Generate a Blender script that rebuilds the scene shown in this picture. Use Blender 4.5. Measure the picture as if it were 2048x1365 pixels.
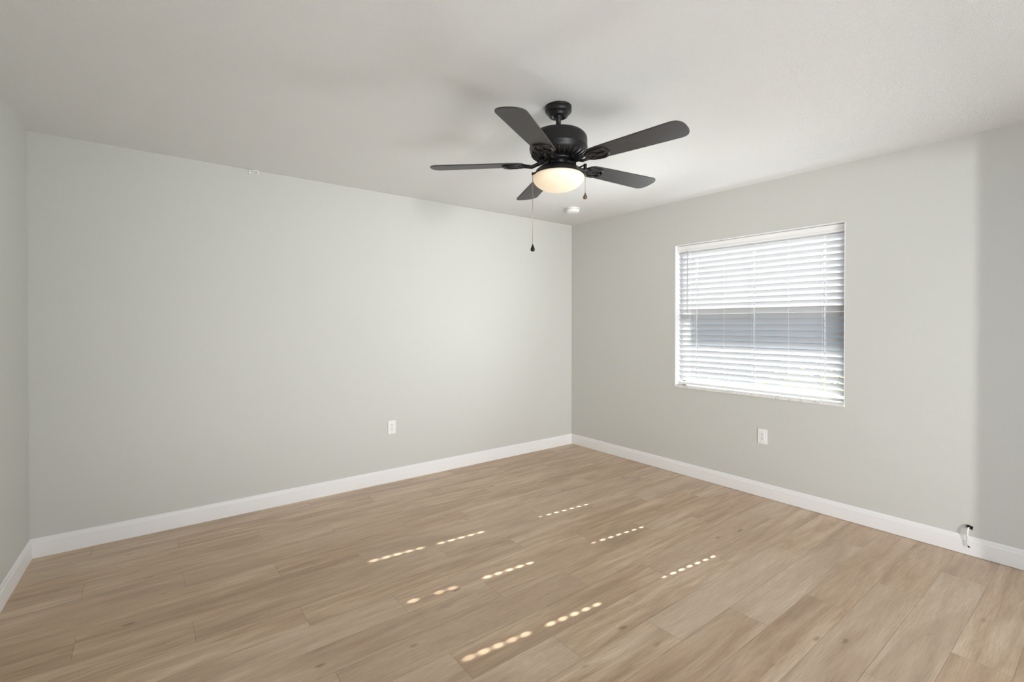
import bpy, bmesh, math, random
from mathutils import Vector, Matrix
random.seed(7)
S = bpy.context.scene
for o in list(bpy.data.objects):
    bpy.data.objects.remove(o, do_unlink=True)
COL = S.collection

# ------------------------------------------------------------------ camera
cam_d = bpy.data.cameras.new('camera')
cam = bpy.data.objects.new('camera', cam_d)
COL.objects.link(cam)
YAW, PITCH = math.radians(52.4494), math.radians(-0.3508)
fw = Vector((math.cos(YAW) * math.cos(PITCH), math.sin(YAW) * math.cos(PITCH), math.sin(PITCH)))
rt = Vector((math.sin(YAW), -math.cos(YAW), 0))
up = rt.cross(fw)
M = Matrix((rt, up, -fw)).transposed().to_4x4()
M.translation = Vector((-3.7964, -3.8423, 1.3456))
cam.matrix_world = M
cam_d.sensor_width = 36.0
cam_d.lens = 36.0 * 957.0 / 2048.0
cam_d.shift_y = -(682.5 - 653.07) / 2048.0
cam_d.clip_start = 0.02
S.camera = cam

# ------------------------------------------------------------------ world, sun, daylight, exposure
W = bpy.data.worlds.new('sky')
S.world = W
W.use_nodes = True
wn = W.node_tree.nodes
wn['Background'].inputs[0].default_value = (0.40, 0.66, 1.0, 1)
wn['Background'].inputs[1].default_value = 14.0

def lamp(name, kind, loc, aim, energy, color, **kw):
    d = bpy.data.lights.new(name, kind)
    d.energy = energy
    d.color = color
    for k, v in kw.items():
        setattr(d, k, v)
    o = bpy.data.objects.new(name, d)
    COL.objects.link(o)
    o.location = loc
    o.rotation_euler = (Vector(aim)).to_track_quat('-Z', 'Y').to_euler()
    return o

lamp('sun', 'SUN', (6, -2, 5), (-1, 0.096, -0.674), 58.0, (1.0, 0.985, 0.96), angle=math.radians(0.53))
# area lamp for the daylight coming in through the doorway behind the camera
lamp('patio_daylight', 'AREA', (-1.2, -5.6, 0.9), (0.0, 1, 0.0), 28, (0.99, 0.985, 0.98),
     shape='RECTANGLE', size=1.8, size_y=2.2)
# narrow lamp added beyond the doorway for the shadow edge on the right wall
lamp('wall_edge_fill', 'AREA', (-3.45, -9.1, 0.9), (0.404, 1, 0.06), 28, (0.99, 0.985, 0.98),
     shape='RECTANGLE', size=0.14, size_y=1.2, spread=math.radians(54))
# fill lamp added outside the doorway, lighting the ceiling from below
lamp('ceiling_fill', 'AREA', (-3.3, -5.4, 0.05), (0.0, 0.72, 0.70), 102, (0.99, 0.985, 0.98),
     shape='RECTANGLE', size=2.4, size_y=1.0)
# lamps added in front of the blind, boosting daylight its slats throw inward and up
lamp('blind_fill', 'AREA', (-0.26, -1.98, 1.25), (-0.84, 0.50, 0.20), 8.4, (0.90, 0.97, 1.0),
     shape='RECTANGLE', size=0.4, size_y=0.7, spread=math.radians(112))
lamp('blind_fill_up', 'AREA', (-0.20, -1.98, 1.08), (-0.52, 0.03, 0.85), 4.4, (0.96, 0.985, 1.0),
     shape='RECTANGLE', size=1.2, size_y=0.25, spread=math.radians(124))

S.view_settings.view_transform = 'Standard'
S.view_settings.look = 'None'
S.view_settings.gamma = 1.0
S.view_settings.use_curve_mapping = False
S.view_settings.exposure = 0.14
S.cycles.max_bounces = 12
S.cycles.diffuse_bounces = 8
S.cycles.transparent_max_bounces = 12
S.cycles.sample_clamp_indirect = 4.0
S.cycles.caustics_reflective = False
S.cycles.caustics_refractive = False

# ------------------------------------------------------------------ helpers
class MB:
    """collects shapes into one mesh"""
    def __init__(self):
        self.v, self.f, self.sm = [], [], []
    def add(self, verts, faces, smooth=False):
        n = len(self.v)
        self.v += [tuple(p) for p in verts]
        for f in faces:
            self.f.append(tuple(i + n for i in f))
            self.sm.append(smooth)
        return self
    def box(self, a, b):
        x0, y0, z0 = (min(a[i], b[i]) for i in range(3))
        x1, y1, z1 = (max(a[i], b[i]) for i in range(3))
        return self.add([(x0, y0, z0), (x1, y0, z0), (x1, y1, z0), (x0, y1, z0),
                         (x0, y0, z1), (x1, y0, z1), (x1, y1, z1), (x0, y1, z1)],
                        [(0, 3, 2, 1), (4, 5, 6, 7), (0, 1, 5, 4), (1, 2, 6, 5), (2, 3, 7, 6), (3, 0, 4, 7)])
    def lathe(self, prof, n=48, c=(0, 0), close=True, smooth=True):
        """prof: list of (r, z) from one end to the other"""
        verts, faces = [], []
        for r, z in prof:
            for k in range(n):
                a = 2 * math.pi * k / n
                verts.append((c[0] + r * math.cos(a), c[1] + r * math.sin(a), z))
        for i in range(len(prof) - 1):
            for k in range(n):
                k2 = (k + 1) % n
                faces.append((i * n + k, i * n + k2, (i + 1) * n + k2, (i + 1) * n + k))
        self.add(verts, faces, smooth)
        if close:
            m = len(self.v) - len(verts)
            for i in (0, len(prof) - 1):
                if prof[i][0] > 1e-5:
                    ring = [m + i * n + k for k in range(n)]
                    self.f.append(tuple(ring if i else ring[::-1]))
                    self.sm.append(False)
        return self
    def tube(self, pts, r, n=10, smooth=True):
        pts = [Vector(p) for p in pts]
        rr = r if isinstance(r, (list, tuple)) else [r] * len(pts)
        verts, faces = [], []
        prev = None
        for i, p in enumerate(pts):
            t = (pts[min(i + 1, len(pts) - 1)] - pts[max(i - 1, 0)]).normalized()
            if prev is None:
                a = Vector((0, 0, 1)) if abs(t.z) < 0.9 else Vector((1, 0, 0))
                u = t.cross(a).normalized()
            else:
                u = (prev - t * prev.dot(t)).normalized()
            prev = u
            w = t.cross(u)
            for k in range(n):
                a = 2 * math.pi * k / n
                verts.append(p + (u * math.cos(a) + w * math.sin(a)) * rr[i])
        for i in range(len(pts) - 1):
            for k in range(n):
                k2 = (k + 1) % n
                faces.append((i * n + k, i * n + k2, (i + 1) * n + k2, (i + 1) * n + k))
        faces.append(tuple(range(n))[::-1])
        faces.append(tuple((len(pts) - 1) * n + k for k in range(n)))
        return self.add(verts, faces, smooth)
    def prism(self, poly, off):
        """poly: planar 3-D outline; off: extrusion vector"""
        n = len(poly)
        o = Vector(off)
        verts = [Vector(p) for p in poly] + [Vector(p) + o for p in poly]
        faces = [tuple(range(n))[::-1], tuple(range(n, 2 * n))]
        for k in range(n):
            k2 = (k + 1) % n
            faces.append((k, k2, n + k2, n + k))
        return self.add(verts, faces)
    def build(self, name, mat, parent=None, bevel=0.0, seg=2, fix=True):
        me = bpy.data.meshes.new(name)
        me.from_pydata(self.v, [], self.f)
        me.polygons.foreach_set('use_smooth', self.sm)
        if fix:
            b = bmesh.new(); b.from_mesh(me)
            bmesh.ops.recalc_face_normals(b, faces=b.faces)
            b.to_mesh(me); b.free()
        me.update()
        ob = bpy.data.objects.new(name, me)
        COL.objects.link(ob)
        if mat:
            me.materials.append(mat)
        if parent:
            ob.parent = parent
        if bevel:
            md = ob.modifiers.new('bevel', 'BEVEL')
            md.width = bevel; md.segments = seg; md.limit_method = 'ANGLE'
            md.angle_limit = math.radians(40)
        return ob

def tag(o, label=None, cat=None, group=None, kind=None):
    for k, v in (('label', label), ('category', cat), ('group', group), ('kind', kind)):
        if v:
            o[k] = v
    return o

def empty(name, loc=(0, 0, 0), rz=0.0, parent=None):
    o = bpy.data.objects.new(name, None)
    o.empty_display_size = 0.1
    COL.objects.link(o)
    o.location = loc
    o.rotation_euler.z = rz
    if parent:
        o.parent = parent
    return o

# ------------------------------------------------------------------ materials
def mat(name, color, rough=0.5, spec=0.5, metal=0.0):
    m = bpy.data.materials.new(name)
    m.use_nodes = True
    b = m.node_tree.nodes['Principled BSDF']
    b.inputs['Base Color'].default_value = (*color, 1)
    b.inputs['Roughness'].default_value = rough
    b.inputs['Specular IOR Level'].default_value = spec
    b.inputs['Metallic'].default_value = metal
    return m

class NT:
    def __init__(self, m):
        self.t = m.node_tree
        self.b = self.t.nodes.get('Principled BSDF')
    def n(self, kind, **kw):
        x = self.t.nodes.new(kind)
        for k, v in kw.items():
            setattr(x, k, v)
        return x
    def l(self, a, b):
        self.t.links.new(a, b)
    def val(self, sock, v):
        if hasattr(v, 'is_linked'):
            self.l(v, sock)
        else:
            sock.default_value = v
    def math(self, op, a, b=None, c=None):
        x = self.n('ShaderNodeMath', operation=op)
        self.val(x.inputs[0], a)
        if b is not None: self.val(x.inputs[1], b)
        if c is not None: self.val(x.inputs[2], c)
        return x.outputs[0]
    def noise(self, vec, scale, detail=2.0, rough=0.5, dist=0.0):
        x = self.n('ShaderNodeTexNoise')
        if vec is not None: self.l(vec, x.inputs['Vector'])
        x.inputs['Scale'].default_value = scale
        x.inputs['Detail'].default_value = detail
        x.inputs['Roughness'].default_value = rough
        x.inputs['Distortion'].default_value = dist
        return x.outputs[0]
    def ramp(self, fac, stops):
        x = self.n('ShaderNodeValToRGB')
        e = x.color_ramp.elements
        while len(e) < len(stops):
            e.new(0.5)
        for k, (p, c) in enumerate(stops):
            e[k].position = p
            e[k].color = (*c, 1) if len(c) == 3 else c
        self.l(fac, x.inputs[0])
        return x.outputs[0]
    def mix(self, fac, a, b, blend='MIX'):
        x = self.n('ShaderNodeMix', data_type='RGBA', blend_type=blend)
        self.val(x.inputs[0], fac)
        self.val(x.inputs[6], a if hasattr(a, 'is_linked') else (*a, 1))
        self.val(x.inputs[7], b if hasattr(b, 'is_linked') else (*b, 1))
        return x.outputs[2]
    def bump(self, h, dist, strength=1.0):
        x = self.n('ShaderNodeBump')
        self.l(h, x.inputs['Height'])
        x.inputs['Distance'].default_value = dist
        x.inputs['Strength'].default_value = strength
        self.l(x.outputs[0], self.b.inputs['Normal'])

def wall_mat(name, color, bump_scale, bump_dist, rough=0.6, detail=3):
    m = mat(name, color, rough, 0.3)
    t = NT(m)
    co = t.n('ShaderNodeTexCoord').outputs['Object']
    h = t.noise(co, bump_scale, detail, 0.55)
    t.bump(h, bump_dist)
    return m

M_wall = wall_mat('wall_paint', (0.588, 0.590, 0.558), 160, 0.0007, 0.45)
M_trim = mat('trim_paint', (0.83, 0.83, 0.83), 0.35, 0.4)
M_white = mat('white_plastic', (0.84, 0.84, 0.83), 0.35, 0.5)
M_slot = mat('slot_dark', (0.05, 0.045, 0.04), 0.6, 0.3)

# textured ceiling: sprayed knock-down splatter
M_ceil = mat('ceiling_texture', (0.90, 0.90, 0.885), 0.85, 0.15)
t = NT(M_ceil)
co = t.n('ShaderNodeTexCoord').outputs['Object']
h1 = t.ramp(t.noise(co, 370, 3, 0.55, 0.15), [(0.40, (0, 0, 0)), (0.62, (1, 1, 1))])
h2 = t.noise(co, 600, 2, 0.5)
hh = t.math('ADD', t.math('MULTIPLY', h1, 0.75), t.math('MULTIPLY', h2, 0.5))
t.bump(hh, 0.0021)

# wood plank floor
M_floor = mat('wood_plank', (0.4, 0.3, 0.2), 0.42, 0.4)
t = NT(M_floor)
uv = t.n('ShaderNodeUVMap', uv_map='plank').outputs[0]      # metres along / across, shifted per plank
ed = t.n('ShaderNodeUVMap', uv_map='edge').outputs[0]       # metres along / across inside the plank
at = t.n('ShaderNodeAttribute', attribute_name='tone')
sx = t.n('ShaderNodeSeparateColor'); t.l(at.outputs['Color'], sx.inputs[0])
mp = t.n('ShaderNodeMapping'); t.l(uv, mp.inputs[0]); mp.inputs['Scale'].default_value = (0.9, 9.0, 1)
grain = t.noise(mp.outputs[0], 2.2, 6, 0.62, 0.5)
mp2 = t.n('ShaderNodeMapping'); t.l(uv, mp2.inputs[0]); mp2.inputs['Scale'].default_value = (3.0, 60.0, 1)
fine = t.noise(mp2.outputs[0], 3.0, 4, 0.65, 0.2)
mp3 = t.n('ShaderNodeMapping'); t.l(uv, mp3.inputs[0]); mp3.inputs['Scale'].default_value = (0.55, 3.2, 1)
broad = t.noise(mp3.outputs[0], 2.0, 3, 0.55, 0.8)
# cathedral arches
wv = t.n('ShaderNodeTexWave', wave_type='RINGS', rings_direction='Z')
mp4 = t.n('ShaderNodeMapping'); t.l(uv, mp4.inputs[0]); mp4.inputs['Scale'].default_value = (0.8, 6.0, 1)
t.l(mp4.outputs[0], wv.inputs[0])
wv.inputs['Scale'].default_value = 6.0; wv.inputs['Distortion'].default_value = 9.0
wv.inputs['Detail'].default_value = 3.0; wv.inputs['Detail Scale'].default_value = 1.0
base = t.ramp(grain, [(0.30, (0.255, 0.175, 0.115)), (0.44, (0.375, 0.275, 0.188)), (0.56, (0.45, 0.35, 0.25)), (0.70, (0.55, 0.46, 0.355))])
c1 = t.mix(t.math('MULTIPLY', sx.outputs[0], 0.62), base, (0.46, 0.39, 0.31))
c1 = t.mix(t.math('MULTIPLY', sx.outputs[1], 0.42), c1, (0.335, 0.235, 0.155))
c2 = t.mix(t.math('MULTIPLY', t.ramp(broad, [(0.50, (0, 0, 0)), (0.66, (1, 1, 1))]), 0.55), c1, (0.27, 0.195, 0.135))
c2 = t.mix(t.math('MULTIPLY', t.ramp(broad, [(0.30, (1, 1, 1)), (0.44, (0, 0, 0))]), 0.45), c2, (0.55, 0.47, 0.37))
c3 = t.mix(t.math('MULTIPLY', t.ramp(fine, [(0.46, (0, 0, 0)), (0.66, (1, 1, 1))]), 0.30), c2, (0.20, 0.14, 0.09))
c3 = t.mix(t.math('MULTIPLY', wv.outputs[1], 0.07), c3, (0.20, 0.14, 0.09))
# knots
vo = t.n('ShaderNodeTexVoronoi', feature='F1')
mp5 = t.n('ShaderNodeMapping'); t.l(uv, mp5.inputs[0]); mp5.inputs['Scale'].default_value = (1.0, 2.6, 1)
nz = t.n('ShaderNodeTexNoise'); t.l(uv, nz.inputs['Vector']); nz.inputs['Scale'].default_value = 26
vm = t.n('ShaderNodeVectorMath', operation='MULTIPLY_ADD')
t.l(nz.outputs['Color'], vm.inputs[0]); vm.inputs[1].default_value = (0.05, 0.05, 0); t.l(mp5.outputs[0], vm.inputs[2])
t.l(vm.outputs[0], vo.inputs['Vector']); vo.inputs['Scale'].default_value = 3.2
kn = t.ramp(vo.outputs['Distance'], [(0.0, (1, 1, 1)), (0.045, (0.75, 0.75, 0.75)), (0.11, (0, 0, 0))])
vr = t.n('ShaderNodeSeparateColor'); t.l(vo.outputs['Color'], vr.inputs[0])
kn = t.math('MULTIPLY', kn, t.math('LESS_THAN', vr.outputs[0], 0.8))
c4 = t.mix(t.math('MULTIPLY', kn, 0.7), c3, (0.115, 0.075, 0.05))
# seams between planks: x stored 0..length, y 0..width ; edge uv holds distance to the nearest edge
se = t.n('ShaderNodeSeparateXYZ'); t.l(ed, se.inputs[0])
sl = t.n('ShaderNodeAttribute', attribute_name='length')
def edge_line(c, full, w):
    d = t.math('MINIMUM', c, t.math('SUBTRACT', full, c))
    return t.math('SUBTRACT', 1.0, t.math('SMOOTH_MIN', t.math('DIVIDE', d, w), 1.0, 0.2))
seam = t.math('MAXIMUM', edge_line(se.outputs[0], sl.outputs['Fac'], 0.0013), edge_line(se.outputs[1], 0.1778, 0.0012))
seam = t.math('MAXIMUM', seam, 0.0)
c5 = t.mix(t.math('MULTIPLY', seam, 0.72), c4, (0.09, 0.065, 0.045))
gain = t.n('ShaderNodeMix', data_type='RGBA', blend_type='MULTIPLY'); gain.inputs[0].default_value = 1.0
t.l(c5, gain.inputs[6]); gain.inputs[7].default_value = (1.40, 1.33, 1.26, 1)
t.l(gain.outputs[2], t.b.inputs['Base Color'])
rr = t.math('ADD', 0.26, t.math('MULTIPLY', fine, 0.18))
t.l(rr, t.b.inputs['Roughness'])
hb = t.math('SUBTRACT', t.math('MULTIPLY', fine, 0.25), seam)
t.bump(hb, 0.0006)

# ------------------------------------------------------------------ room shell
H = 2.44
X0 = -4.321          # left wall at the back corner
SK = 0.036           # the left wall runs slightly out of square
YD = -4.13           # wall behind the camera
TH = 0.20
WY0, WY1, WZ0, WZ1 = -2.6366, -1.3165, 0.772, 2.045   # window opening

def xl(y):
    return X0 + SK * y

# floor, one mesh of planks 178 mm wide, 1.22 m long, stepped by a third
vs, fs, uvp, uve, tone, leng = [], [], [], [], [], []
PW, PL = 0.1778, 1.2195
rows = 25
for k in range(-1, rows):
    ya = -0.013 - PW * k
    yb = ya - PW
    off = {0: -1.60, 1: -1.19, 2: -0.78}[k % 3] + random.uniform(-0.008, 0.008)
    n = -4
    while off + PL * n < 0.3:
        xa = off + PL * n
        xb = xa + PL
        n += 1
        ax, bx_ = max(xa, -5.0), min(xb, 0.30)
        if bx_ - ax < 0.01:
            continue
        i = len(vs)
        cy0, cy1 = min(ya, 0.25), max(yb, YD - 0.25)
        vs += [(ax, cy1, 0), (bx_, cy1, 0), (bx_, cy0, 0), (ax, cy0, 0)]
        fs.append((i, i + 1, i + 2, i + 3))
        ru, rv = random.uniform(0, 60), random.uniform(0, 60)
        flip = random.choice((1, -1))
        tn = (random.random() ** 1.3, random.random() ** 1.8, random.random(), 1)
        for px, py in ((ax, cy1), (bx_, cy1), (bx_, cy0), (ax, cy0)):
            uvp.append((ru + flip * (px - xa), rv + (py - yb)))
            uve.append((px - xa, py - yb))
            tone.append(tn)
me = bpy.data.meshes.new('floor')
nb = len(vs)
me.from_pydata(vs, [], fs)
me.uv_layers.new(name='plank'); me.uv_layers.new(name='edge')
me.attributes.new('tone', 'FLOAT_COLOR', 'CORNER')
me.attributes.new('length', 'FLOAT', 'CORNER')
u1, u2, ca, la = me.uv_layers['plank'], me.uv_layers['edge'], me.attributes['tone'], me.attributes['length']
for k in range(len(uvp)):
    u1.data[k].uv = uvp[k]; u2.data[k].uv = uve[k]
    ca.data[k].color = tone[k]; la.data[k].value = PL
me.materials.append(M_floor)
floor = bpy.data.objects.new('floor', me)
COL.objects.link(floor)
md = floor.modifiers.new('slab', 'SOLIDIFY'); md.thickness = 0.12; md.offset = -1
tag(floor, kind='structure')

tag(MB().box((-5.2, 0.3, H), (0.3, YD - 0.3, H + 0.15)).build('ceiling', M_ceil), kind='structure')
tag(MB().box((-5.2, 0, -0.1), (TH, TH, H + 0.02)).build('wall_back', M_wall), kind='structure')
w = MB()
w.box((0, 0, -0.1), (TH, WY1, H + 0.02)).box((0, WY0, -0.1), (TH, YD - TH, H + 0.02))
w.box((0, WY0, -0.1), (TH, WY1, WZ0)).box((0, WY0, WZ1), (TH, WY1, H + 0.02))
wall_right = tag(w.build('wall_right', M_wall), kind='structure')
# left wall
w = MB()
def lw(ya, yb, za, zb):
    w.prism([(xl(ya), ya, za), (xl(ya) - 0.12, ya, za), (xl(yb) - 0.12, yb, za), (xl(yb), yb, za)], (0, 0, zb - za))
lw(0.02, YD - TH, -0.1, H + 0.02)
tag(w.build('wall_left', M_wall), kind='structure')
# wall behind the camera with a wide patio doorway
w = MB()
DX0, DX1, DZ = -4.05, -0.50, 2.18
w.box((-5.2, YD, -0.1), (DX0, YD - 0.14, H + 0.02)).box((DX1, YD, -0.1), (0.0, YD - 0.14, H + 0.02))
w.box((DX0, YD, DZ), (DX1, YD - 0.14, H + 0.02))
tag(w.build('wall_front', M_wall), kind='structure')

# baseboards: flat face, eased top
BH, BT = 0.110, 0.013
def base_profile(h=BH, lift=0.0):
    return [(0, lift), (BT, lift), (BT, h - 0.026), (BT - 0.0035, h - 0.022), (BT - 0.005, h - 0.008), (BT - 0.009, h), (0, h)]
def baseboard(name, a, b, nrm, lift=0.0):
    a, b, nrm = Vector((*a, 0)), Vector((*b, 0)), Vector((*nrm, 0)).normalized()
    poly = [a + nrm * d + Vector((0, 0, z)) for d, z in base_profile(BH, lift)]
    return tag(MB().prism(poly, b - a).build(name, M_trim), kind='structure')
baseboard('baseboard_back', (X0, 0), (0, 0), (0, -1))
baseboard('baseboard_right', (0, 0), (0, YD), (-1, 0), 0.0022)
baseboard('baseboard_left', (xl(0), 0), (xl(YD), YD), (1, -SK))

# ------------------------------------------------------------------ window in the right wall
M_glass = bpy.data.materials.new('window_glass')
M_glass.use_nodes = True
t = NT(M_glass)
t.t.nodes.remove(t.b)
tr = t.n('ShaderNodeBsdfTransparent'); tr.inputs[0].default_value = (0.93, 0.95, 0.95, 1)
gl = t.n('ShaderNodeBsdfGlossy'); gl.inputs['Roughness'].default_value = 0.02
fr = t.n('ShaderNodeFresnel'); fr.inputs[0].default_value = 1.45
mx = t.n('ShaderNodeMixShader')
t.l(fr.outputs[0], mx.inputs[0]); t.l(tr.outputs[0], mx.inputs[1]); t.l(gl.outputs[0], mx.inputs[2])
t.l(mx.outputs[0], t.t.nodes['Material Output'].inputs[0])
M_alu = mat('white_aluminium', (0.74, 0.75, 0.75), 0.4, 0.5)
M_sill = mat('marble_sill', (0.80, 0.79, 0.76), 0.25, 0.5)
t = NT(M_sill)
co = t.n('ShaderNodeTexCoord').outputs['Object']
t.l(t.ramp(t.noise(co, 22, 6, 0.65, 1.2), [(0.30, (0.30, 0.27, 0.24)), (0.40, (0.72, 0.71, 0.68)), (0.6, (0.82, 0.81, 0.79))]), t.b.inputs['Base Color'])

win = tag(empty('window_1', (0, (WY0 + WY1) / 2, WZ0)), kind='structure')
def wbuild(mb, name, m, parent=win, **kw):
    o = mb.build(name, m, parent, **kw)
    o.matrix_parent_inverse = Matrix.Translation(-Vector(win.location)) if parent is win else Matrix()
    return o
e = 0.0045
r = MB()
r.box((-0.0012, WY1, WZ0), (TH, WY1 - e, WZ1)).box((-0.0012, WY0, WZ0), (TH, WY0 + e, WZ1))
r.box((-0.0012, WY0, WZ1), (TH, WY1, WZ1 - e))
wbuild(r, 'reveal', M_trim)
wbuild(MB().box((-0.011, WY0 + 0.0005, WZ0), (TH + 0.03, WY1 - 0.0005, WZ0 + 0.019)), 'sill', M_sill, bevel=0.003)
ya, yb, za, zb = WY0 + e, WY1 - e, WZ0 + 0.019, WZ1 - e
f = MB()
f.box((0.118, ya, za), (0.185, ya + 0.034, zb)).box((0.118, yb, za), (0.185, yb - 0.034, zb))
f.box((0.118, ya, za), (0.185, yb, za + 0.034)).box((0.118, ya, zb), (0.185, yb, zb - 0.034))
wbuild(f, 'window_frame', M_alu)
zm = 1.425
f = MB()
f.box((0.126, ya + 0.034, zm - 0.024), (0.178, yb - 0.034, zm + 0.024))
wbuild(f, 'meeting_rail', M_alu)
wbuild(MB().box((0.150, ya + 0.03, zm), (0.153, yb - 0.03, zb - 0.03)), 'pane', M_glass)
wbuild(MB().box((0.138, ya + 0.03, za + 0.03), (0.141, yb - 0.03, zm)), 'pane', M_glass)

# ------------------------------------------------------------------ horizontal blind
M_slat = bpy.data.materials.new('blind_slat')
M_slat.use_nodes = True
t = NT(M_slat)
t.b.inputs['Base Color'].default_value = (0.53, 0.53, 0.535, 1)
t.b.inputs['Roughness'].default_value = 0.45
tl = t.n('ShaderNodeBsdfTranslucent'); tl.inputs[0].default_value = (0.86, 0.87, 0.88, 1)
mx = t.n('ShaderNodeMixShader'); mx.inputs[0].default_value = 0.024
t.l(t.b.outputs[0], mx.inputs[1]); t.l(tl.outputs[0], mx.inputs[2])
t.l(mx.outputs[0], t.t.nodes['Material Output'].inputs[0])
M_cord = mat('white_cord', (0.82, 0.81, 0.79), 0.7, 0.2)
M_wand = mat('clear_grey_wand', (0.42, 0.43, 0.45), 0.2, 0.5)

blind = tag(empty('window_blind', (0.065, (WY0 + WY1) / 2, WZ0 + 0.019)),
            'white horizontal slat blind lowered over the only window, slats tilted shut', 'blind')
def bbuild(mb, name, m, parent=None, **kw):
    o = mb.build(name, m, blind if parent is None else parent, **kw)
    if parent is None:
        o.matrix_parent_inverse = Matrix.Translation(-Vector(blind.location))
    return o
BY0, BY1, BX = WY0 + 0.0085, WY1 - 0.0085, 0.065
PHI = math.radians(59)
# from the room side: inner edge up, outer edge down
du = Vector((-math.cos(PHI), 0, math.sin(PHI)))     # along the slat, towards the room
dn = Vector((math.sin(PHI), 0, math.cos(PHI)))      # slat normal, outward and up
LADDERS = (-1.492, -1.990, -2.490)
NS, PITCHZ, ZLOW = 25, 0.04582, 0.8545
def slat_piece(mb, z, y0, y1, u0, u1, sag):
    N = 6
    top, bot = [], []
    for i in range(N + 1):
        u = u0 + (u1 - u0) * i / N
        crown = 0.0030 * (1 - (u / 0.025) ** 2)
        c = Vector((BX, 0, z))
        top.append(c + du * u + dn * (crown + 0.0012))
        bot.append(c + du * u + dn * (crown - 0.0012))
    poly = top + bot[::-1]
    n = len(poly)
    verts = [Vector((p.x, y0, p.z)) for p in poly] + [Vector((p.x, y1, p.z)) for p in poly]
    faces = [tuple(range(n))[::-1], tuple(range(n, 2 * n))]
    for k in range(n):
        k2 = (k + 1) % n
        faces.append((k, k2, n + k2, n + k))
    mb.add(verts, faces)
MISS = {(18, -2.490), (18, -1.990), (18, -1.492), (22, -1.990), (19, -1.990)}   # cord sits in the slot
sl = MB()
for k in range(NS):
    z = ZLOW + PITCHZ * k
    cur = BY1
    for ly in LADDERS:
        if k >= NS - 1 or (k, ly) in MISS:
            continue
        HW = random.uniform(0.0040, 0.0056)
        slat_piece(sl, z, cur, ly + HW, -0.025, 0.025, 0)
        slat_piece(sl, z, ly + HW, ly - HW, -0.025, -0.0072, 0)
        slat_piece(sl, z, ly + HW, ly - HW, 0.0072, 0.025, 0)
        cur = ly - HW
    slat_piece(sl, z, cur, BY0, -0.025, 0.025, 0)
bbuild(sl, 'slats', M_slat)
# valance with a moulded face, head rail behind it
poly = [(0.040, 2.0365), (0.031, 2.0365), (0.0285, 2.031), (0.030, 2.018), (0.034, 2.004), (0.034, 1.999), (0.030, 1.996),
        (0.029, 1.989), (0.031, 1.984), (0.040, 1.984)]
bbuild(MB().prism([(x, BY0 + 0.001, z) for x, z in poly], (0, BY1 - BY0 - 0.002, 0)), 'valance', M_white)
bbuild(MB().box((0.060, BY0 + 0.004, 1.9745), (0.094, BY1 - 0.004, 2.0385)), 'head_rail', M_white)
bbuild(MB().box((BX - 0.020, BY0, 0.8015), (BX + 0.022, BY1, 0.8205)), 'bottom_rail', M_white, bevel=0.004)
for ly in LADDERS + (-1.741, -2.247):
    c = MB()
    hole = ly in LADDERS
    zt, zb_ = 2.0, 0.822
    for sx_, s in ((-1, -0.0155), (1, 0.0155)):
        c.box((BX + s - 0.0006, ly - (0.0098 if hole else 0.008), zb_), (BX + s + 0.0006, ly - (0.0056 if hole else 0.0065), zt))
    if hole:
        c.box((BX - 0.0155 - 0.0006, ly + 0.0083, zb_), (BX - 0.0155 + 0.0006, ly + 0.0095, zt))
        for k in range(NS):
            z = ZLOW + PITCHZ * k
            p = Vector((BX, ly - 0.009, z)) - dn * 0.001
            c.tube([p + du * 0.0265, p - du * 0.0265], 0.0007, 5)
    bbuild(c, 'ladder_cord', M_cord)
bbuild(MB().tube([(0.027, -1.424, 1.985), (0.024, -1.4235, 1.75), (0.023, -1.423, 1.44)], 0.0045, 6, False)
       .tube([(0.034, -1.424, 2.0), (0.027, -1.424, 1.985)], 0.0018, 6), 'tilt_wand', M_wand)
lc = bbuild(MB().tube([(0.026, -1.447, 1.984), (0.022, -1.449, 1.60), (0.022, -1.4495, 1.27)], 0.0011, 6)
            .tube([(0.026, -1.455, 1.984), (0.022, -1.4535, 1.60), (0.022, -1.4505, 1.27)], 0.0011, 6), 'lift_cord', M_cord)
bbuild(MB().lathe([(0.0015, 1.275), (0.003, 1.268), (0.0048, 1.245), (0.0045, 1.236), (0.002, 1.233)], 12, (0.022, -1.45)), 'tassel', M_white, lc)

# ------------------------------------------------------------------ outdoors beyond the blind
M_ground = wall_mat('pale_paving', (0.075, 0.075, 0.07), 6, 0.003, 0.9)
tag(MB().box((TH, -30, -0.25), (40, 30, -0.12)).build('ground', M_ground), kind='structure')
tag(MB().box((-40, YD - 0.2, -0.25), (TH, -30, -0.12)).build('patio', wall_mat('patio_paving', (0.11, 0.11, 0.11), 6, 0.003, 0.9)), kind='structure')
tag(MB().box((-7, -9.5, -0.12), (1.6, -9.7, 2.72)).box((-7.2, YD - 0.16, -0.12), (-7, -9.7, 2.72)).box((1.6, YD - 0.16, -0.12), (1.8, -9.7, 2.72)).build('sky_block_wall', M_trim), kind='structure')  # unseen walls added to keep skylight out of the doorway
tag(MB().box((-7, YD - 0.16, 2.60), (1.6, -9.7, 2.72)).build('sky_block_roof', M_trim), kind='structure')  # added roof, out of view, blocking sun and sky outside the doorway
tag(MB().box((9.0, -14, -0.12), (9.2, 14, 2.6)).build('neighbour_wall', mat('grey_render', (0.045, 0.047, 0.05), 0.9)), kind='structure')
M_timber = mat('painted_timber', (0.55, 0.55, 0.54), 0.7, 0.2)
g = MB()
g.box((2.45, -5.6, 2.80), (2.55, -1.66, 3.03)).box((2.44, -5.4, -0.12), (2.56, -5.28, 2.80)).box((2.44, -4.3, -0.12), (2.56, -4.18, 2.80))
tag(g.build('shade_beam_1', M_timber), kind='structure')  # unseen timber beam on posts, added to cast the shade band on the blind
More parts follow.
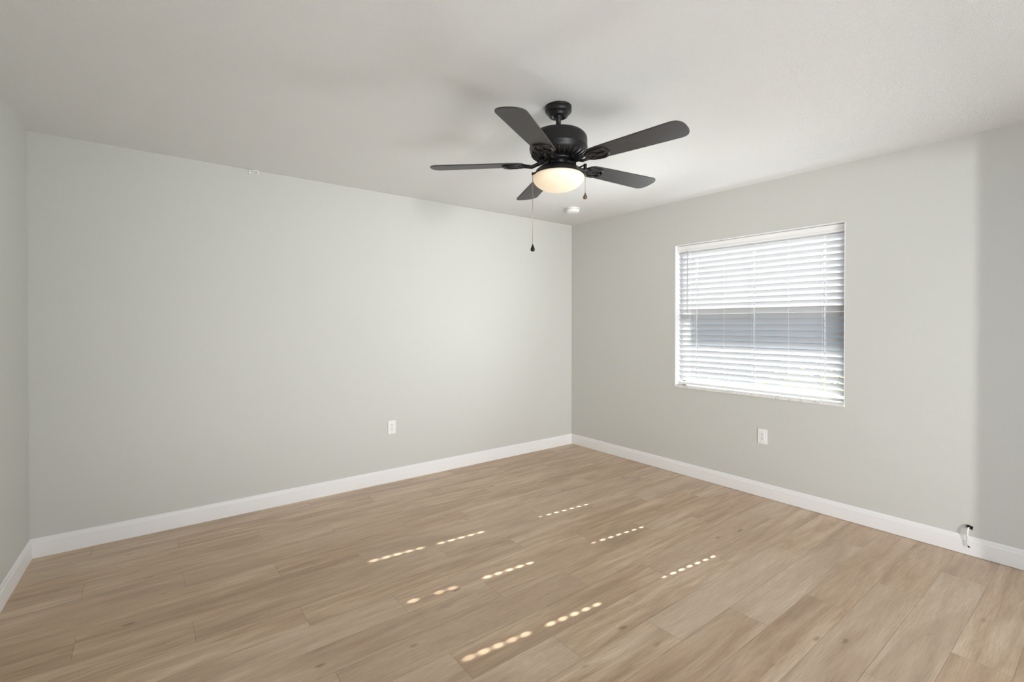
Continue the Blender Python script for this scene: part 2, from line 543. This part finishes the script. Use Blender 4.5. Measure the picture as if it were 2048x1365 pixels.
M_leaf = mat('sunlit_leaf', (0.42, 0.58, 0.06), 0.5, 0.3)
t = NT(M_leaf)
oi = t.noise(t.n('ShaderNodeTexCoord').outputs['Object'], 5, 2)
t.l(t.ramp(oi, [(0.35, (0.20, 0.36, 0.05)), (0.5, (0.50, 0.62, 0.08)), (0.7, (0.72, 0.74, 0.20))]), t.b.inputs['Base Color'])
sh = MB()
for k in range(1500):
    a, b_, c_ = random.uniform(-1, 1), random.uniform(-1, 1), random.uniform(-1, 1)
    if a * a + b_ * b_ + c_ * c_ > 1 or a * a + b_ * b_ + c_ * c_ < 0.3:
        continue
    p = Vector((a * 0.55, b_ * 0.75, 0.42 + c_ * 0.52))
    d = Vector((random.gauss(0, 1), random.gauss(0, 1), random.gauss(0, 1))).normalized()
    s = d.cross(Vector((random.gauss(0, 1), random.gauss(0, 1), random.gauss(0, 1)))).normalized()
    L = random.uniform(0.05, 0.09)
    nn = d.cross(s) * L * 0.12
    sh.add([p - d * L, p + s * L * 0.35 + nn, p + d * L, p - s * L * 0.35 + nn], [(0, 1, 2, 3)])
bush = tag(empty('shrub', (2.3, -1.55, -0.12)), 'yellow green leafy shrub glimpsed outside through the low slats of the blind', 'shrub')
sh.build('foliage', M_leaf, bush, fix=False)
st = MB()
for k in range(7):
    a = k * 0.9
    st.tube([(0.03 * math.cos(a), 0.03 * math.sin(a), 0), (0.12 * math.cos(a), 0.15 * math.sin(a), 0.3), (0.3 * math.cos(a), 0.42 * math.sin(a), 0.62)], [0.014, 0.010, 0.004], 6)
st.build('stem', mat('bark', (0.14, 0.10, 0.07), 0.8), bush)

# ------------------------------------------------------------------ ceiling fan
M_black = mat('black_metal', (0.009, 0.0085, 0.0085), 0.40, 0.35)
M_blade = mat('black_blade', (0.045, 0.043, 0.044), 0.45, 0.4)
t = NT(M_blade)
co = t.n('ShaderNodeTexCoord').outputs['Object']
mp = t.n('ShaderNodeMapping'); t.l(co, mp.inputs[0]); mp.inputs['Scale'].default_value = (3, 40, 40)
gr = t.noise(mp.outputs[0], 2.0, 5, 0.6)
t.l(t.ramp(gr, [(0.3, (0.036, 0.034, 0.035)), (0.7, (0.058, 0.055, 0.056))]), t.b.inputs['Base Color'])
t.l(t.math('ADD', 0.36, t.math('MULTIPLY', gr, 0.2)), t.b.inputs['Roughness'])
M_globe = mat('lit_glass', (0.74, 0.69, 0.60), 0.25, 0.5)
M_globe.node_tree.nodes['Principled BSDF'].inputs['Emission Color'].default_value = (1.0, 0.74, 0.44, 1)
M_globe.node_tree.nodes['Principled BSDF'].inputs['Emission Strength'].default_value = 0.40
M_chain = mat('brass_chain', (0.42, 0.34, 0.27), 0.4, 0.5, 0.6)
M_fobw = mat('brown_wood_fob', (0.13, 0.072, 0.045), 0.35, 0.5)

FX, FY = -2.134, -2.0640
fan = tag(empty('ceiling_fan', (FX, FY, H)), 'black five blade ceiling fan with a lit frosted bowl light and two pull chains', 'ceiling fan')
def Z(z):
    return z - H
def fb(mb, name, m, parent=None, **kw):
    return mb.build(name, m, fan if parent is None else parent, **kw)
fb(MB().lathe([(0.0, Z(2.44)), (0.066, Z(2.44)), (0.067, Z(2.434)), (0.064, Z(2.431)), (0.0665, Z(2.428)), (0.0668, Z(2.416)), (0.063, Z(2.408)),
               (0.054, Z(2.403)), (0.0495, Z(2.398)), (0.047, Z(2.390)), (0.043, Z(2.387)), (0.034, Z(2.387)), (0.030, Z(2.396)), (0.0, Z(2.405))], 56, close=False), 'canopy', M_black)
fb(MB().lathe([(0.0, Z(2.400)), (0.020, Z(2.399)), (0.024, Z(2.392)), (0.0175, Z(2.381)), (0.0125, Z(2.377)), (0.0125, Z(2.310)), (0.022, Z(2.306)), (0.022, Z(2.295)), (0, Z(2.295))], 32, close=False), 'downrod', M_black)
mh = fb(MB().lathe([(0.0, Z(2.305)), (0.06, Z(2.305)), (0.118, Z(2.303)), (0.126, Z(2.300)), (0.130, Z(2.295)), (0.1335, Z(2.294)), (0.1365, Z(2.288)),
                    (0.140, Z(2.286)), (0.1435, Z(2.278)), (0.145, Z(2.266)), (0.145, Z(2.234)), (0.1462, Z(2.231)), (0.1462, Z(2.227)), (0.144, Z(2.224)),
                    (0.1435, Z(2.214)), (0.139, Z(2.204)), (0.131, Z(2.194)), (0.119, Z(2.186)), (0.104, Z(2.180)), (0.088, Z(2.177)), (0.0, Z(2.177))], 72, close=False), 'motor_housing', M_black)
# cooling ribs on the underside of the motor
vb = MB()
for k in range(30):
    a = 2 * math.pi * k / 30
    ca_, sa_ = math.cos(a), math.sin(a)
    vb.tube([(0.136 * ca_, 0.136 * sa_, Z(2.199)), (0.121 * ca_, 0.121 * sa_, Z(2.186)), (0.104 * ca_, 0.104 * sa_, Z(2.178)), (0.094 * ca_, 0.094 * sa_, Z(2.176))], 0.0042, 6)
vb.build('vent_ribs', M_black, mh)
fb(MB().lathe([(0.0, Z(2.178)), (0.076, Z(2.178)), (0.080, Z(2.174)), (0.080, Z(2.166)), (0.074, Z(2.162)), (0.0, Z(2.162))], 48, close=False), 'flywheel', M_black)
fb(MB().lathe([(0.0, Z(2.180)), (0.050, Z(2.180)), (0.0525, Z(2.177)), (0.0525, Z(2.144)), (0.050, Z(2.141)), (0, Z(2.141))], 48, close=False), 'switch_housing', M_black)
lk = fb(MB().lathe([(0.0, Z(2.1425)), (0.056, Z(2.1425)), (0.078, Z(2.139)), (0.100, Z(2.129)), (0.112, Z(2.117)), (0.1185, Z(2.104)), (0.121, Z(2.094)), (0.1205, Z(2.089)), (0.118, Z(2.088)), (0.112, Z(2.091)), (0.0, Z(2.110))], 64, close=False), 'light_fitter', M_black)
gp = [(0.116, Z(2.098)), (0.1215, Z(2.0935)), (0.1275, Z(2.0885))]
for k in range(0, 17):
    a = k / 16 * math.pi / 2
    gp.append((0.1302 * math.cos(a), Z(2.083) - 0.071 * math.sin(a)))
fb(MB().lathe(gp, 64, close=False), 'glass_bowl', M_globe)

# blades: local x outward, pitched about x
BZ = 2.1527
A0 = math.radians(209.59)
def blade_outline():
    r0, r1 = 0.170, 0.655
    w0, w1 = 0.053, 0.069       # half widths at root and near tip
    pts = [(r0 + 0.010, -w0 * 0.60), (r0 + 0.020, -w0 * 0.82), (r0 + 0.034, -w0 * 0.97)]
    n = 10
    ex = 0.052
    for i in range(1, n + 1):
        u = i / n
        pts.append((r0 + 0.034 + (r1 - ex - r0 - 0.034) * u, -(w0 + (w1 - w0) * u ** 0.8)))
    tip = []
    for i in range(1, 28):      # blunt rounded tip
        a = -math.pi / 2 + math.pi * i / 28
        q = 2 / 2.5
        tip.append((r1 - ex + ex * abs(math.cos(a)) ** q, w1 * math.copysign(abs(math.sin(a)) ** q, a)))
    top = [(x, -y) for x, y in pts][::-1]
    return pts + tip + top + [(r0, 0.012), (r0, -0.012)]
PIT = math.radians(-9.0)
bl_mesh = ir_mesh = None
for k in range(5):
    if k == 0:
        mb = MB()
        mb.prism([(x, y, 0.003) for x, y in blade_outline()], (0, 0, -0.006))
        b0 = fb(mb, 'blade', M_blade, bevel=0.0012, seg=2)
        im = MB()
        zc = -0.0065
        # rounded loop hugging the blade root
        loop = []
        for i in range(25):
            a = math.pi * (i / 24) - math.pi / 2
            loop.append((0.238 + 0.042 * math.cos(a) * 1.0, 0.043 * math.sin(a), zc))
        loop = [(0.170, -0.020, zc), (0.190, -0.033, zc), (0.215, -0.041, zc)] + loop + [(0.215, 0.041, zc), (0.190, 0.033, zc), (0.170, 0.020, zc)]
        im.tube(loop, 0.0068, 8)
        # centre plate with screws
        im.prism([(0.160, -0.020, zc - 0.002), (0.20, -0.030, zc - 0.002), (0.222, -0.014, zc - 0.002), (0.222, 0.014, zc - 0.002), (0.20, 0.030, zc - 0.002), (0.160, 0.020, zc - 0.002)], (0, 0, 0.005))
        im.tube([(0.222, 0, zc), (0.276, 0, zc)], 0.0055, 8)
        for q in ((0.196, -0.018), (0.196, 0.018), (0.262, 0.0)):
            im.lathe([(0.006, zc - 0.008), (0.0065, zc - 0.004), (0.006, zc + 0.002)], 12, q)
        i0 = fb(im, 'blade_iron', M_black, b0)
        ar = MB()
        ar.tube([(0.070, 0.010, 0.012), (0.105, 0.011, 0.000), (0.135, 0.014, -0.012), (0.172, 0.019, zc)], [0.0085, 0.0075, 0.0075, 0.0075], 8)
        ar.tube([(0.070, -0.010, 0.012), (0.105, -0.011, 0.000), (0.135, -0.014, -0.012), (0.172, -0.019, zc)], [0.0085, 0.0075, 0.0075, 0.0075], 8)
        ar.box((0.064, -0.022, 0.004), (0.098, 0.022, 0.020))
        a0 = fb(ar, 'bracket_arm', M_black, b0)
        b = b0
    else:
        b = b0.copy(); COL.objects.link(b); b.parent = fan
        for src in (i0, a0):
            c = src.copy(); COL.objects.link(c); c.parent = b
    # the blade ring hangs a degree or so out of level
    az = A0 + k * math.radians(72)
    ex_ = Vector((math.cos(az), math.sin(az), -0.0113 * math.cos(az) - 0.0218 * math.sin(az))).normalized()
    ey_ = Vector((0, 0, 1)).cross(ex_).normalized()
    R3 = Matrix((ex_, ey_, ex_.cross(ey_))).transposed().to_4x4() @ Matrix.Rotation(PIT, 4, 'X')
    b.matrix_local = Matrix.Translation((0, 0, Z(BZ))) @ R3

# pull chains
def fob(mb, c, z, s=1.0):
    mb.lathe([(0.0008, z + 0.030 * s), (0.0022, z + 0.024 * s), (0.0050, z + 0.014 * s), (0.0088, z + 0.003 * s), (0.0108, z - 0.007 * s), (0.0104, z - 0.014 * s),
              (0.0075, z - 0.020 * s), (0.0, z - 0.0225 * s)], 20, c, close=False)
right = Vector((rt.x, rt.y, 0)).normalized()
toward = Vector((-fw.x, -fw.y, 0)).normalized()
p1 = right * -0.131 + toward * 0.035
p2 = right * 0.131 + toward * 0.03
sw = MB()
sw.tube([right * -0.112 + toward * 0.03 + Vector((0, 0, Z(2.098))), p1 + Vector((0, 0, Z(2.091)))], 0.0050, 10)
sw.tube([p1 + Vector((0, 0, Z(2.091))) - right * 0.005, p1 + Vector((0, 0, Z(2.091))) + right * 0.002], 0.0068, 10)
fb(sw, 'chain_outlet', M_black)
c1 = fb(MB().tube([p1 + Vector((0, 0, Z(2.088))), p1 + Vector((0, 0, Z(1.740)))], 0.0016, 6), 'pull_chain', M_chain)
tag(c1, 'long pull chain')
m_ = MB(); fob(m_, (p1.x, p1.y), Z(1.7205), 0.77); o = fb(m_, 'fob', M_black, c1); tag(o, 'black teardrop fob')
sw = MB()
sw.tube([right * 0.105 + toward * 0.02 + Vector((0, 0, Z(2.128))), p2 + Vector((0, 0, Z(2.138)))], 0.0042, 10)
sw.box(tuple(p2 + Vector((-0.006, -0.006, Z(2.112)))), tuple(p2 + Vector((0.006, 0.006, Z(2.142)))))
fb(sw, 'chain_outlet', M_black)
c2 = fb(MB().tube([p2 + Vector((0, 0, Z(2.116))), p2 + Vector((0, 0, Z(1.998)))], 0.0014, 6), 'pull_chain', M_chain)
tag(c2, 'short pull chain')
m_ = MB(); fob(m_, (p2.x, p2.y), Z(1.9805), 0.68); o = fb(m_, 'fob', M_fobw, c2); tag(o, 'brown teardrop fob')

# ------------------------------------------------------------------ smoke detector
sd = tag(empty('smoke_detector', (-0.565, -0.585, H)), 'round white smoke detector on the ceiling near the back right corner', 'smoke detector')
MB().lathe([(0, 0), (0.066, 0), (0.067, -0.004), (0.066, -0.009), (0, -0.009)], 48, close=False).build('mounting_plate', M_white, sd)
MB().lathe([(0, -0.009), (0.058, -0.009), (0.058, -0.014), (0.0635, -0.016), (0.0645, -0.022), (0.062, -0.034), (0.055, -0.041), (0.035, -0.044), (0, -0.0445)], 48, close=False).build('body', M_white, sd)
vb = MB()
for k in range(24):
    a = 2 * math.pi * k / 24
    vb.tube([(0.0615 * math.cos(a), 0.0615 * math.sin(a), -0.0335), (0.055 * math.cos(a), 0.055 * math.sin(a), -0.0405)], 0.0013, 5)
vb.build('vent_ribs', M_white, sd)
MB().lathe([(0, -0.0435), (0.012, -0.0435), (0.012, -0.0465), (0.010, -0.0475), (0, -0.0475)], 24, (0.012, -0.018), close=False).build('test_button', M_white, sd)

# ------------------------------------------------------------------ wall outlets (local: x right, y out of the wall is -y)
def rounded(w_, h_, r_, y):
    pts = []
    for cx_, cz_, a0 in ((w_ - r_, h_ - r_, 0), (-w_ + r_, h_ - r_, 90), (-w_ + r_, -h_ + r_, 180), (w_ - r_, -h_ + r_, 270)):
        for i in range(5):
            a = math.radians(a0 + i * 22.5)
            pts.append((cx_ + r_ * math.cos(a), y, cz_ + r_ * math.sin(a)))
    return pts
def outlet(loc, rz, label):
    o = tag(empty('wall_outlet', loc, rz), label, 'outlet', 'duplex outlets on the walls')
    MB().prism(rounded(0.035, 0.0575, 0.003, 0), (0, -0.0062, 0)).build('cover_plate', M_white, o, bevel=0.0022)
    fc = MB().prism(rounded(0.0168, 0.0335, 0.002, -0.004), (0, -0.0040, 0)).build('receptacle', M_white, o, bevel=0.0006)
    for s in (1, -1):
        c = s * 0.0155 + 0.001
        m_ = MB()
        m_.box((-0.0075, -0.0076, c + 0.001), (-0.0055, -0.0084, c + 0.0095)).box((0.0050, -0.0076, c + 0.0018), (0.0070, -0.0084, c + 0.0088))
        m_.prism([(0.0028 * math.cos(math.radians(q)), -0.0076, c - 0.0065 + 0.0028 * math.sin(math.radians(q))) for q in range(0, 360, 30)], (0, -0.0008, 0))
        m_.build('socket_slots', M_slot, fc)
    for s in (1, -1):
        MB().prism([(0.003 * math.cos(math.radians(q)), -0.0058, s * 0.0484 + 0.003 * math.sin(math.radians(q))) for q in range(0, 360, 30)], (0, -0.0010, 0)).build('screw', M_white, o)
    return o
outlet((-2.132, 0, 0.4635), 0, 'white duplex outlet low on the long blank wall left of the corner')
outlet((0, -2.091, 0.470), -math.pi / 2, 'white duplex outlet low on the right wall under the window')

# ------------------------------------------------------------------ small white hook where the long wall meets the ceiling
hk = tag(empty('wall_hook', (-3.172, 0, 2.44)), 'tiny white hook at the top edge of the long blank wall', 'hook')
MB().box((-0.032, -0.012, -0.028), (-0.016, 0, -0.001)).build('mount', M_trim, hk, bevel=0.003)
MB().tube([(-0.024, -0.010, -0.012), (0.0, -0.020, -0.006), (0.020, -0.026, -0.006), (0.026, -0.028, -0.012), (0.022, -0.029, -0.026), (0.012, -0.028, -0.030)],
          [0.005, 0.005, 0.005, 0.005, 0.0045, 0.003], 10).build('hook_arm', M_white, hk)

# ------------------------------------------------------------------ stub of cable hanging out of the right wall
M_hole = mat('dark_hole', (0.02, 0.02, 0.018), 0.9, 0.1)
cb = tag(empty('cable', (0, -3.262, 0.163)), 'short white cable stub hanging from a dark hole just above the baseboard', 'cable')
hm = MB()
poly = []
for i in range(16):
    a = 2 * math.pi * i / 16
    q = 0.0125 * (1 + 0.22 * math.sin(3 * a + 0.6) + 0.12 * math.sin(5 * a))
    poly.append((-0.0006, -q * math.cos(a) * 1.1 - 0.002, q * math.sin(a) * 0.85))
hm.prism(poly, (0.0005, 0, 0))
hm.tube([(0.0, 0.001, 0.004), (-0.012, 0.003, 0.005), (-0.018, 0.003, 0.001)], [0.007, 0.0065, 0.004], 10)
hm.tube([(0.0, -0.010, -0.004), (-0.010, -0.013, -0.005), (-0.014, -0.014, -0.009)], [0.006, 0.0055, 0.003], 10)
hm.build('cable_hole', M_hole, cb)
MB().tube([(-0.002, 0.0, 0.0), (-0.016, 0.001, -0.004), (-0.024, 0.0025, -0.020), (-0.024, 0.0035, -0.040), (-0.0225, 0.004, -0.058)], [0.0045, 0.0046, 0.0046, 0.0044, 0.004], 10).build('sheath', M_white, cb)
MB().tube([(-0.0225, 0.004, -0.056), (-0.0225, 0.0055, -0.072), (-0.023, 0.0055, -0.088), (-0.024, 0.003, -0.100), (-0.026, -0.001, -0.107)], 0.0026, 8).build('wire', mat('grey_wire', (0.55, 0.55, 0.55), 0.4), cb)
MB().tube([(-0.0255, 0.0, -0.106), (-0.029, -0.007, -0.110)], 0.0036, 8).build('wire_tip', M_hole, cb)
